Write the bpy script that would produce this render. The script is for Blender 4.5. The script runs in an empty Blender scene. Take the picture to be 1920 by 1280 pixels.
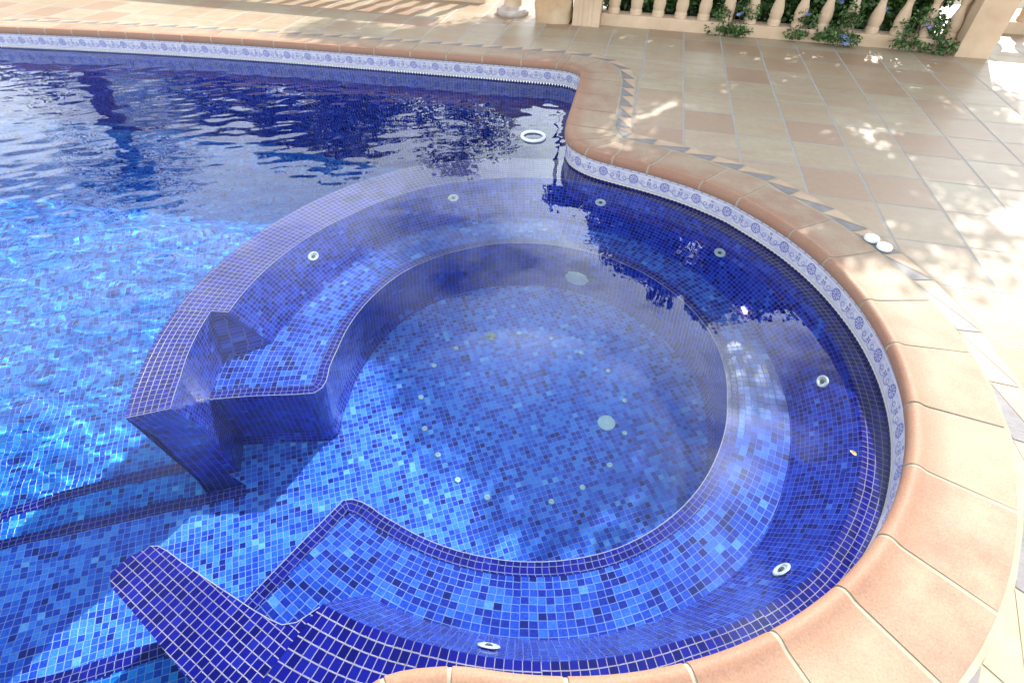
import bpy, math, random
import numpy as np
from mathutils import Matrix, Vector
from mathutils.geometry import tessellate_polygon
PI = math.pi
R = math.radians
rnd = random.Random(7)
sc = bpy.context.scene
col = sc.collection

# ------------------------------------------------------------------ camera
cd = bpy.data.cameras.new('camera')
cam = bpy.data.objects.new('camera', cd)
col.objects.link(cam)
sc.camera = cam
H = 1.45
PITCH, ROLL, YAW = 0.76981, 0.024809, -0.212409
fw = Vector((math.sin(YAW)*math.cos(PITCH), math.cos(YAW)*math.cos(PITCH), -math.sin(PITCH)))
rt = Vector((math.cos(YAW), -math.sin(YAW), 0))
up = rt.cross(fw)
r2 = math.cos(ROLL)*rt + math.sin(ROLL)*up
u2 = -math.sin(ROLL)*rt + math.cos(ROLL)*up
m = Matrix.Identity(4)
for i in range(3):
    m[i][0] = r2[i]; m[i][1] = u2[i]; m[i][2] = -fw[i]
m[2][3] = H
cam.matrix_world = m
cd.sensor_width = 36.0
cd.lens = 1000/1920*36.0
cd.clip_start = 0.05
cd.clip_end = 500

# ------------------------------------------------------------------ light
SUN_EL, SUN_AZ = R(36), math.atan2(.30, .954)      # azimuth from +Y towards +X
sd = bpy.data.lights.new('sun', 'SUN')
sd.energy = 4.6
sd.angle = R(0.5)
sd.color = (1.0, .94, .86)
sun = bpy.data.objects.new('sun', sd)
col.objects.link(sun)
S = Vector((math.sin(SUN_AZ)*math.cos(SUN_EL), math.cos(SUN_AZ)*math.cos(SUN_EL), math.sin(SUN_EL)))
sun.rotation_euler = S.to_track_quat('Z', 'Y').to_euler()
try:
    sd.cycles.is_caustics_light = True
except Exception:
    pass

w = bpy.data.worlds.new('World')
sc.world = w
w.use_nodes = True
nt = w.node_tree
nt.nodes.clear()
def N(nt, t, **k):
    n = nt.nodes.new(t)
    for a, b in k.items():
        setattr(n, a, b)
    return n
out = N(nt, 'ShaderNodeOutputWorld')
sky = N(nt, 'ShaderNodeTexSky', sky_type='NISHITA')
sky.sun_disc = False
sky.sun_elevation = SUN_EL
sky.sun_rotation = SUN_AZ
sky.dust_density = 1.0
bg = N(nt, 'ShaderNodeBackground'); bg.inputs[1].default_value = 0.07
cl = N(nt, 'ShaderNodeBackground'); cl.inputs[0].default_value = (.92, .96, 1, 1); cl.inputs[1].default_value = 2.3
tc = N(nt, 'ShaderNodeTexCoord')
mp = N(nt, 'ShaderNodeMapping'); mp.inputs['Scale'].default_value = (1, 1, 2.2); mp.inputs['Location'].default_value = (.35, .1, .2)
nz = N(nt, 'ShaderNodeTexNoise'); nz.inputs['Scale'].default_value = 2.3; nz.inputs['Detail'].default_value = 7; nz.inputs['Roughness'].default_value = .55
rp = N(nt, 'ShaderNodeValToRGB'); rp.color_ramp.elements[0].position = .42; rp.color_ramp.elements[1].position = .56
mx = N(nt, 'ShaderNodeMixShader')
L = nt.links.new
L(sky.outputs[0], bg.inputs[0]); L(tc.outputs['Generated'], mp.inputs[0]); L(mp.outputs[0], nz.inputs['Vector'])
lo = N(nt, 'ShaderNodeMapRange'); lo.inputs[1].default_value = .15; lo.inputs[2].default_value = .60; lo.inputs[3].default_value = .09; lo.inputs[4].default_value = .0
ad = N(nt, 'ShaderNodeMath', operation='ADD'); L(nz.outputs[0], ad.inputs[0]); L(lo.outputs[0], ad.inputs[1]); L(ad.outputs[0], rp.inputs[0]); sx = N(nt, 'ShaderNodeSeparateXYZ'); L(tc.outputs['Generated'], sx.inputs[0])
hi = N(nt, 'ShaderNodeMapRange'); hi.inputs[1].default_value = .34; hi.inputs[2].default_value = .50; hi.inputs[3].default_value = 1; hi.inputs[4].default_value = .10; cut = N(nt, 'ShaderNodeMapRange'); cut.inputs[1].default_value = -.62; cut.inputs[2].default_value = -.15; cut.inputs[3].default_value = .0; cut.inputs[4].default_value = .085; L(sx.outputs[0], cut.inputs[0])
cut2 = N(nt, 'ShaderNodeMapRange'); cut2.inputs[1].default_value = .16; cut2.inputs[2].default_value = .33; cut2.inputs[3].default_value = .0; cut2.inputs[4].default_value = .24; L(sx.outputs[0], cut2.inputs[0])
cut3 = N(nt, 'ShaderNodeMath', operation='ADD'); L(cut.outputs[0], cut3.inputs[0]); L(cut2.outputs[0], cut3.inputs[1])
wb = N(nt, 'ShaderNodeMath', operation='MULTIPLY_ADD'); L(nz.outputs[0], wb.inputs[0]); wb.inputs[1].default_value = -.35; L(sx.outputs[2], wb.inputs[2])
wc = N(nt, 'ShaderNodeMath', operation='SUBTRACT'); L(wb.outputs[0], wc.inputs[0]); L(cut3.outputs[0], wc.inputs[1])
L(wc.outputs[0], hi.inputs[0]); L(sx.outputs[2], lo.inputs[0])
dp = N(nt, 'ShaderNodeVectorMath', operation='DOT_PRODUCT'); L(tc.outputs['Generated'], dp.inputs[0]); dp.inputs[1].default_value = tuple(S)
gl = N(nt, 'ShaderNodeMapRange', interpolation_type='SMOOTHSTEP'); gl.inputs[1].default_value = .80; gl.inputs[2].default_value = .99; gl.inputs[3].default_value = 1.8; gl.inputs[4].default_value = 3.6; L(dp.outputs['Value'], gl.inputs[0])
L(gl.outputs[0], cl.inputs[1])
mm = N(nt, 'ShaderNodeMath', operation='MULTIPLY'); L(rp.outputs[0], mm.inputs[0]); L(hi.outputs[0], mm.inputs[1]); L(mm.outputs[0], mx.inputs[0]); L(bg.outputs[0], mx.inputs[1]); L(cl.outputs[0], mx.inputs[2]); L(mx.outputs[0], out.inputs[0])

vs = sc.view_settings
vs.view_transform = 'Standard'
vs.look = 'None'
vs.exposure = 1.0
vs.gamma = 1.0
sc.cycles.max_bounces = 10
sc.cycles.transmission_bounces = 8
sc.cycles.glossy_bounces = 4
sc.cycles.diffuse_bounces = 3
sc.cycles.caustics_refractive = True
sc.cycles.caustics_reflective = False
sc.cycles.blur_glossy = 0.3
sc.cycles.sample_clamp_indirect = 6
sc.cycles.use_denoising = True

# ------------------------------------------------------------------ helpers
WZ = -.175
C0 = (-.27, 1.73)
def tag(o, label=None, cat=None, group=None, kind=None):
    if label: o['label'] = label
    if cat: o['category'] = cat
    if group: o['group'] = group
    if kind: o['kind'] = kind
    return o
def empty(name, loc=(0, 0, 0), rz=0):
    o = bpy.data.objects.new(name, None)
    o.empty_display_size = .1
    o.location = loc
    o.rotation_euler = (0, 0, rz)
    col.objects.link(o)
    return o
def resample_n(pts, n):
    P = np.array(pts, float)
    L_ = np.concatenate([[0], np.cumsum(np.linalg.norm(np.diff(P, axis=0), axis=1))])
    s_ = np.linspace(0, L_[-1], n)
    return [tuple(float(np.interp(x, L_, P[:, k])) for k in range(P.shape[1])) for x in s_]
class MB:
    """collects faces, uvs and a per-face number, then links ONE mesh object"""
    def __init__(s):
        s.v = []; s.f = []; s.uv = []; s.t = []
    def face(s, pts, uvs=None, tid=0.0):
        b = len(s.v)
        s.v += [tuple(p) for p in pts]
        s.f.append(tuple(range(b, b+len(pts))))
        s.uv += list(uvs) if uvs else [(p[0], p[1]) for p in pts]
        s.t.append(tid)
    def loft(s, rows, u0=0., v0=0., ref=0, tid=0., flip=False, us=None):
        n = len(rows[0])
        for k, r_ in enumerate(rows):          # rows are matched point for point
            if len(r_) != n:
                rows[k] = resample_n(r_, n)
        if us is None:
            us = [u0]
            for i in range(1, n):
                us.append(us[-1] + math.dist(rows[ref][i-1], rows[ref][i]))
        vv = [v0]
        for j in range(1, len(rows)):
            vv.append(vv[-1] + math.dist(rows[j-1][n//2], rows[j][n//2]))
        for j in range(len(rows)-1):
            for i in range(n-1):
                p = [rows[j][i], rows[j][i+1], rows[j+1][i+1], rows[j+1][i]]
                q = [(us[i], vv[j]), (us[i+1], vv[j]), (us[i+1], vv[j+1]), (us[i], vv[j+1])]
                if flip: p.reverse(); q.reverse()
                s.face(p, q, tid)
    def poly(s, loops, z, uvf=None, tid=0.):
        """flat polygon with holes; loops of (x, y)"""
        pts = [p for l in loops for p in l]
        tris = tessellate_polygon([[Vector((p[0], p[1], 0)) for p in l] for l in loops])
        for t in tris:
            q = [pts[i] for i in t]
            a = (q[1][0]-q[0][0])*(q[2][1]-q[0][1]) - (q[2][0]-q[0][0])*(q[1][1]-q[0][1])
            if abs(a) < 1e-10: continue
            if a < 0: q.reverse()
            s.face([(x, y, z) for x, y in q], [uvf(x, y) if uvf else (x, y) for x, y in q], tid)
    def box(s, x0, x1, y0, y1, z0, z1, skip=''):
        P = lambda x, y, z: (x, y, z)
        F = {'b': [(x0, y1, z0), (x1, y1, z0), (x1, y0, z0), (x0, y0, z0)], 't': [(x0, y0, z1), (x1, y0, z1), (x1, y1, z1), (x0, y1, z1)],
             'f': [(x0, y0, z0), (x1, y0, z0), (x1, y0, z1), (x0, y0, z1)], 'k': [(x1, y1, z0), (x0, y1, z0), (x0, y1, z1), (x1, y1, z1)],
             'l': [(x0, y1, z0), (x0, y0, z0), (x0, y0, z1), (x0, y1, z1)], 'r': [(x1, y0, z0), (x1, y1, z0), (x1, y1, z1), (x1, y0, z1)]}
        for k, p in F.items():
            if k not in skip: s.face(p)
    def lathe(s, prof, n=24, cx=0, cy=0, sq=None):
        rings = []
        for r_, z in prof:
            rings.append([(cx+r_*math.cos(2*PI*i/n), cy+r_*math.sin(2*PI*i/n), z) for i in range(n+1)])
        for a, b in zip(rings[:-1], rings[1:]):
            for i in range(n):
                s.face([a[i], a[i+1], b[i+1], b[i]], [(i/n, 0), ((i+1)/n, 0), ((i+1)/n, 1), (i/n, 1)])
        if prof[-1][0] > 1e-4:
            s.face(rings[-1][:-1])
        if prof[0][0] > 1e-4:
            s.face(rings[0][:-1][::-1])
    def tube(s, pts, rad, n=8):
        rings = []
        for k, p in enumerate(pts):
            p = Vector(p)
            d = (Vector(pts[min(k+1, len(pts)-1)]) - Vector(pts[max(k-1, 0)])).normalized()
            a = d.cross(Vector((0, 0, 1)))
            if a.length < 1e-3: a = Vector((1, 0, 0))
            a.normalize(); b = d.cross(a)
            r_ = rad[k] if isinstance(rad, (list, tuple)) else rad
            rings.append([tuple(p + a*(r_*math.cos(2*PI*i/n)) + b*(r_*math.sin(2*PI*i/n))) for i in range(n)])
        for a, b in zip(rings[:-1], rings[1:]):
            for i in range(n):
                s.face([a[i], a[(i+1) % n], b[(i+1) % n], b[i]])
        s.face(rings[-1])
    def build(s, name, mat, parent=None, smooth=False, merge=False, bevel=0):
        me = bpy.data.meshes.new(name)
        me.from_pydata(s.v, [], s.f)
        uvl = me.uv_layers.new(name='UVMap')
        uvl.data.foreach_set('uv', [c for q in s.uv for c in q])
        at = me.attributes.new('tid', 'FLOAT', 'FACE')
        at.data.foreach_set('value', s.t)
        if merge or bevel:
            import bmesh
            bm = bmesh.new(); bm.from_mesh(me)
            bmesh.ops.remove_doubles(bm, verts=bm.verts, dist=1e-5)
            bm.to_mesh(me); bm.free()
        if smooth:
            me.shade_smooth()
        me.materials.append(mat)
        o = bpy.data.objects.new(name, me)
        col.objects.link(o)
        if parent: o.parent = parent
        if bevel:
            b = o.modifiers.new('bevel', 'BEVEL'); b.width = bevel; b.segments = 2; b.limit_method = 'ANGLE'
        return o

# ------------------------------------------------------------------ materials
def newmat(name):
    mt = bpy.data.materials.new(name)
    mt.use_nodes = True
    t = mt.node_tree
    b = t.nodes['Principled BSDF']
    return mt, t, b
def math_n(t, op, a, b=None, c=None):
    n = t.nodes.new('ShaderNodeMath'); n.operation = op
    for i, x in enumerate((a, b, c)):
        if x is None: continue
        if isinstance(x, (int, float)): n.inputs[i].default_value = x
        else: t.links.new(x, n.inputs[i])
    return n.outputs[0]
def mixc(t, f, a, b, mode='MIX'):
    n = t.nodes.new('ShaderNodeMix'); n.data_type = 'RGBA'; n.blend_type = mode
    for s_, x in ((n.inputs[0], f), (n.inputs[6], a), (n.inputs[7], b)):
        if isinstance(x, (int, float)): s_.default_value = x
        elif isinstance(x, tuple): s_.default_value = (*x, 1)
        else: t.links.new(x, s_)
    return n.outputs[2]
def ramp(t, x, stops, const=False):
    n = t.nodes.new('ShaderNodeValToRGB')
    e = n.color_ramp.elements
    while len(e) < len(stops): e.new(.5)
    for k, (p, c) in zip(e, stops):
        k.position = p; k.color = (*c, 1) if len(c) == 3 else c
    if const: n.color_ramp.interpolation = 'CONSTANT'
    t.links.new(x, n.inputs[0])
    return n.outputs[0]
def noise(t, vec, scale, detail=3, rough=.5, dist=0.):
    n = t.nodes.new('ShaderNodeTexNoise')
    n.inputs['Scale'].default_value = scale; n.inputs['Detail'].default_value = detail
    n.inputs['Roughness'].default_value = rough; n.inputs['Distortion'].default_value = dist
    if vec is not None: t.links.new(vec, n.inputs['Vector'])
    return n.outputs[0]

P_T = .0253          # mosaic pitch
DARK = (.006, .0055, .21)
MIXP = [(0, (.006, .012, .15)), (.13, (.009, .026, .29)), (.38, (.015, .060, .44)), (.68, (.032, .125, .55)), (.92, (.08, .26, .64))]
POOLP = [(0, (.005, .018, .24)), (.10, (.006, .055, .46)), (.32, (.008, .14, .68)), (.66, (.016, .25, .78)), (.92, (.07, .42, .86))]
def mosaic(name, mixed=False, trim=0, grout=(.62, .58, .68), gw=.10, palette=None):
    mt, t, b = newmat(name)
    uv = t.nodes.new('ShaderNodeUVMap'); uv.uv_map = 'UVMap'
    # hand-laid sheets: coordinates wander a little
    nzv = t.nodes.new('ShaderNodeTexNoise'); nzv.inputs['Scale'].default_value = 2.2; nzv.inputs['Detail'].default_value = 1
    t.links.new(uv.outputs[0], nzv.inputs['Vector'])
    vm = t.nodes.new('ShaderNodeVectorMath'); vm.operation = 'MULTIPLY_ADD'
    t.links.new(nzv.outputs['Color'], vm.inputs[0]); vm.inputs[1].default_value = (.012, .012, 0); t.links.new(uv.outputs[0], vm.inputs[2])
    sp = t.nodes.new('ShaderNodeSeparateXYZ'); t.links.new(vm.outputs[0] if not trim else uv.outputs[0], sp.inputs[0])
    u = math_n(t, 'DIVIDE', sp.outputs[0], P_T); v = math_n(t, 'DIVIDE', sp.outputs[1], P_T)
    # each row is shifted a little
    ws = t.nodes.new('ShaderNodeTexWhiteNoise'); ws.noise_dimensions = '1D'; t.links.new(math_n(t, 'FLOOR', math_n(t, 'DIVIDE', u, 13)), ws.inputs['W'])
    v = math_n(t, 'ADD', v, math_n(t, 'MULTIPLY', math_n(t, 'SUBTRACT', ws.outputs['Value'], .5), .16))
    iv = math_n(t, 'FLOOR', v)
    wr = t.nodes.new('ShaderNodeTexWhiteNoise'); wr.noise_dimensions = '1D'; t.links.new(iv, wr.inputs['W'])
    u = math_n(t, 'ADD', u, math_n(t, 'MULTIPLY', wr.outputs['Value'], .12))
    iu = math_n(t, 'FLOOR', u)
    fu = math_n(t, 'ABSOLUTE', math_n(t, 'SUBTRACT', math_n(t, 'FRACT', u), .5))
    fv = math_n(t, 'ABSOLUTE', math_n(t, 'SUBTRACT', math_n(t, 'FRACT', v), .5))
    mxf = math_n(t, 'MAXIMUM', fu, fv)
    g = t.nodes.new('ShaderNodeMapRange'); g.inputs[1].default_value = .5-gw*.5-.018; g.inputs[2].default_value = .5-gw*.5+.018
    t.links.new(mxf, g.inputs[0])
    cb = t.nodes.new('ShaderNodeCombineXYZ'); t.links.new(iu, cb.inputs[0]); t.links.new(iv, cb.inputs[1])
    wn = t.nodes.new('ShaderNodeTexWhiteNoise'); wn.noise_dimensions = '3D'; t.links.new(cb.outputs[0], wn.inputs['Vector'])
    solid = ramp(t, wn.outputs['Value'], [(0, (DARK[0]*.6, DARK[1]*.6, DARK[2]*.55)), (.5, DARK), (.85, (DARK[0]*1.4, DARK[1]*1.8, DARK[2]*1.2)), (1, (DARK[0]*2.2, DARK[1]*3.5, DARK[2]*1.45))])
    if mixed:
        nl = noise(t, cb.outputs[0], .16, 2)
        x = math_n(t, 'ADD', math_n(t, 'MULTIPLY', wn.outputs['Value'], .82), math_n(t, 'MULTIPLY', math_n(t, 'SUBTRACT', nl, .5), .7))
        x = math_n(t, 'ADD', x, .09)
        c = ramp(t, x, palette or MIXP, True)
        # soft variation inside each glass tile
        c = mixc(t, .35, c, ramp(t, noise(t, uv.outputs[0], 130, 2), [(.3, (.0, .0, .0)), (.7, (1, 1, 1))]), 'SOFT_LIGHT')
        if trim:
            lt = math_n(t, 'LESS_THAN', v, float(trim))
            c = mixc(t, lt, c, solid)
    else:
        c = solid
    gn = mixc(t, ramp(t, noise(t, uv.outputs[0], 5, 6, .7), [(.32, (0, 0, 0)), (.68, (1, 1, 1))]), grout, tuple(x*.52 for x in grout))
    c = mixc(t, g.outputs[0], c, gn)
    t.links.new(c, b.inputs['Base Color'])
    rr = math_n(t, 'MULTIPLY_ADD', g.outputs[0], .5, .12)
    t.links.new(rr, b.inputs['Roughness'])
    bp = t.nodes.new('ShaderNodeBump'); bp.inputs['Strength'].default_value = .5; bp.inputs['Distance'].default_value = .0012
    t.links.new(math_n(t, 'SUBTRACT', 1, g.outputs[0]), bp.inputs['Height'])
    t.links.new(bp.outputs[0], b.inputs['Normal'])
    return mt
M = {}
M['solid'] = mosaic('cobalt_mosaic')
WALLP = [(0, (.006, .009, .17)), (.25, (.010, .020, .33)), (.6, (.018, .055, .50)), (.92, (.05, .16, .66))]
M['wall'] = mosaic('deep_blue_mosaic', True, palette=WALLP, grout=(.20, .25, .60), gw=.08)  # submerged mosaics get blued grout, standing in for light the water absorbs
M['mixed'] = mosaic('mixed_blue_mosaic', True, grout=(.17, .27, .64), gw=.085)
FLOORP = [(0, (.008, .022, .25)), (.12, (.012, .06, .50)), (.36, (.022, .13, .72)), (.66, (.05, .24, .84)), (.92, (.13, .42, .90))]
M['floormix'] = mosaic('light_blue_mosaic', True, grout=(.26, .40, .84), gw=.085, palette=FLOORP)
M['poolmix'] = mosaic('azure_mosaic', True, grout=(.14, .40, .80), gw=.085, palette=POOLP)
M['trim'] = mosaic('cobalt_edge_mosaic', False, grout=(.40, .34, .44), gw=.09)
M['edge'] = mosaic('underwater_edge_mosaic', False, grout=(.18, .22, .46), gw=.085)

def plain(name, c, rough=.5, c2=None, nscale=8, bump=0, spec=.5):
    mt, t, b = newmat(name)
    tcn = t.nodes.new('ShaderNodeTexCoord')
    nn = noise(t, tcn.outputs['Object'], nscale, 5, .6)
    cc = ramp(t, nn, [(.3, c2 or tuple(x*.82 for x in c)), (.7, c)])
    t.links.new(cc, b.inputs['Base Color'])
    b.inputs['Roughness'].default_value = rough
    b.inputs['Specular IOR Level'].default_value = spec
    if bump:
        bp = t.nodes.new('ShaderNodeBump'); bp.inputs['Distance'].default_value = bump; bp.inputs['Strength'].default_value = .6
        t.links.new(noise(t, tcn.outputs['Object'], nscale*6, 4), bp.inputs['Height']); t.links.new(bp.outputs[0], b.inputs['Normal'])
    return mt
M['stucco'] = plain('peach_stucco', (.60, .46, .32), .85, (.46, .34, .225), 4, .003)
M['stone'] = plain('ochre_rock', (.50, .40, .27), .85, (.42, .25, .12), 5, .006)
M['marble'] = plain('weathered_marble', (.55, .50, .46), .6, (.34, .28, .25), 9, .002)
M['white_plastic'] = plain('white_plastic', (.80, .84, .82), .3, (.70, .76, .74), 20)
M['aqua'] = plain('wet_pale_plastic', (.60, .80, .84), .35, (.48, .70, .78), 60)
M['grey_plastic'] = plain('jet_hole', (.10, .13, .13), .5)
M['bark'] = plain('bark', (.10, .07, .05), .9, (.05, .035, .025), 12, .01)
M['grout'] = plain('coping_grout', (.41, .365, .27), .9, (.29, .255, .19), 9, .001)
M['pinkgrout'] = plain('edge_grout', (.50, .47, .52), .9, (.40, .38, .44), 14)
def leafmat(name, a, b_, c_):
    mt, t, b = newmat(name)
    at = t.nodes.new('ShaderNodeAttribute'); at.attribute_name = 'tid'
    t.links.new(ramp(t, at.outputs['Fac'], [(0, a), (.6, b_), (1, c_)]), b.inputs['Base Color'])
    b.inputs['Roughness'].default_value = .45
    return mt
M['leaf'] = leafmat('green_leaves', (.012, .04, .008), (.035, .10, .018), (.10, .20, .04))
M['darkleaf'] = leafmat('dark_tree_leaves', (.006, .016, .006), (.015, .035, .012), (.03, .06, .02))
M['flower'] = plain('pale_blue_petals', (.30, .36, .78), .6, (.22, .26, .62), 30)
M['yellow'] = plain('yellow_leaf', (.70, .55, .18), .6, (.55, .33, .08), 60)
M['debris'] = plain('pale_debris', (.42, .52, .36), .8, (.30, .38, .22), 40)

# terracotta coping (per-tile tone from the face number)
def terracotta():
    mt, t, b = newmat('terracotta_coping')
    tcn = t.nodes.new('ShaderNodeTexCoord')
    at = t.nodes.new('ShaderNodeAttribute'); at.attribute_name = 'tid'
    base = ramp(t, at.outputs['Fac'], [(0, (.275, .166, .116)), (.35, (.301, .194, .134)), (.7, (.327, .226, .157)), (1, (.353, .258, .184))])
    n1 = noise(t, tcn.outputs['Object'], 6, 6, .65)
    c = mixc(t, ramp(t, n1, [(.35, (0, 0, 0)), (.75, (1, 1, 1))]), base, (.375, .31, .215))
    sp = t.nodes.new('ShaderNodeSeparateXYZ'); uv = t.nodes.new('ShaderNodeUVMap'); uv.uv_map = 'UVMap'; t.links.new(uv.outputs[0], sp.inputs[0])
    # the glaze is redder along the rounded nose and just behind it
    band = ramp(t, sp.outputs[1], [(0, (1, 1, 1)), (.075, (.8, .8, .8)), (.13, (.05, .05, .05)), (.30, (0, 0, 0))])
    c = mixc(t, math_n(t, 'MULTIPLY', band, .75), c, (.30, .145, .09))
    st_ = noise(t, tcn.outputs['Object'], 2.2, 6, .7)
    c = mixc(t, math_n(t, 'MULTIPLY', ramp(t, st_, [(.50, (0, 0, 0)), (.72, (1, 1, 1))]), .40), c, (.25, .155, .10))
    pk = t.nodes.new('ShaderNodeTexVoronoi'); pk.inputs['Scale'].default_value = 75; t.links.new(tcn.outputs['Object'], pk.inputs['Vector'])
    pits = math_n(t, 'MULTIPLY', math_n(t, 'LESS_THAN', pk.outputs['Distance'], .16), math_n(t, 'GREATER_THAN', noise(t, tcn.outputs['Object'], 9, 2), .54))
    c = mixc(t, math_n(t, 'MULTIPLY', pits, .45), c, (.20, .12, .08))
    sm = noise(t, tcn.outputs['Object'], 160, 3)
    c = mixc(t, .28, c, ramp(t, sm, [(.3, (.2, .2, .2)), (.7, (.8, .8, .8))]), 'SOFT_LIGHT')
    t.links.new(c, b.inputs['Base Color'])
    b.inputs['Roughness'].default_value = .62; b.inputs['Specular IOR Level'].default_value = .3
    bp = t.nodes.new('ShaderNodeBump'); bp.inputs['Distance'].default_value = .002; bp.inputs['Strength'].default_value = .5
    t.links.new(n1, bp.inputs['Height']); t.links.new(bp.outputs[0], b.inputs['Normal'])
    return mt
M['terra'] = terracotta()
M['slate'] = plain('blue_grey_slate', (.22, .205, .21), .6, (.155, .145, .15), 18, .002)
M['inlay'] = plain('sand_inlay', (.50, .36, .24), .6, (.40, .27, .18), 9, .001)

TX, TY, TX0, TY0 = .3426, .3615, 1.364, 4.105
def deckmat():
    mt, t, b = newmat('deck_paving')
    tcn = t.nodes.new('ShaderNodeTexCoord')
    wob = t.nodes.new('ShaderNodeTexNoise'); wob.inputs['Scale'].default_value = 1.1; t.links.new(tcn.outputs['Object'], wob.inputs['Vector'])
    vm = t.nodes.new('ShaderNodeVectorMath'); vm.operation = 'MULTIPLY_ADD'; t.links.new(wob.outputs['Color'], vm.inputs[0]); vm.inputs[1].default_value = (.012, .012, 0); t.links.new(tcn.outputs['Object'], vm.inputs[2])
    sp = t.nodes.new('ShaderNodeSeparateXYZ'); t.links.new(vm.outputs[0], sp.inputs[0])
    u = math_n(t, 'DIVIDE', math_n(t, 'SUBTRACT', sp.outputs[0], TX0+.006), TX)
    v = math_n(t, 'DIVIDE', math_n(t, 'SUBTRACT', sp.outputs[1], TY0+.006), TY)
    iu = math_n(t, 'FLOOR', u); iv = math_n(t, 'FLOOR', v)
    fu = math_n(t, 'ABSOLUTE', math_n(t, 'SUBTRACT', math_n(t, 'FRACT', u), .5))
    fv = math_n(t, 'ABSOLUTE', math_n(t, 'SUBTRACT', math_n(t, 'FRACT', v), .5))
    g1 = t.nodes.new('ShaderNodeMapRange'); g1.inputs[1].default_value = .476; g1.inputs[2].default_value = .485; t.links.new(fu, g1.inputs[0])
    g2 = t.nodes.new('ShaderNodeMapRange'); g2.inputs[1].default_value = .483; g2.inputs[2].default_value = .491; t.links.new(fv, g2.inputs[0])
    g = math_n(t, 'MAXIMUM', g1.outputs[0], g2.outputs[0])
    cb = t.nodes.new('ShaderNodeCombineXYZ'); t.links.new(iu, cb.inputs[0]); t.links.new(iv, cb.inputs[1])
    wn = t.nodes.new('ShaderNodeTexWhiteNoise'); wn.noise_dimensions = '3D'; t.links.new(cb.outputs[0], wn.inputs['Vector'])
    c = ramp(t, wn.outputs['Value'], [(0, (.275, .178, .112)), (.22, (.325, .248, .158)), (.5, (.322, .272, .178)), (.8, (.362, .312, .215)), (1, (.300, .208, .136))])
    mpn = t.nodes.new('ShaderNodeMapping'); mpn.inputs['Scale'].default_value = (1, 2.6, 1); t.links.new(tcn.outputs['Object'], mpn.inputs[0])
    n1 = noise(t, mpn.outputs[0], 3.5, 7, .62)
    c = mixc(t, math_n(t, 'MULTIPLY', ramp(t, n1, [(.4, (0, 0, 0)), (.7, (1, 1, 1))]), .55), c, (.31, .18, .115))
    n2 = noise(t, tcn.outputs['Object'], 24, 5, .7)
    c = mixc(t, .35, c, ramp(t, n2, [(.3, (.25, .25, .25)), (.7, (.75, .75, .75))]), 'SOFT_LIGHT')
    gc = mixc(t, noise(t, tcn.outputs['Object'], 12, 4), (.27, .265, .26), (.38, .36, .335))
    c = mixc(t, g, c, gc)
    t.links.new(c, b.inputs['Base Color'])
    t.links.new(math_n(t, 'MULTIPLY_ADD', g, .35, math_n(t, 'MULTIPLY_ADD', n2, .3, .3)), b.inputs['Roughness'])
    bp = t.nodes.new('ShaderNodeBump'); bp.inputs['Distance'].default_value = .003; bp.inputs['Strength'].default_value = .6
    t.links.new(math_n(t, 'ADD', math_n(t, 'SUBTRACT', 1, g), math_n(t, 'MULTIPLY', n2, .25)), bp.inputs['Height']); t.links.new(bp.outputs[0], b.inputs['Normal'])
    return mt
M['deck'] = deckmat()

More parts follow.
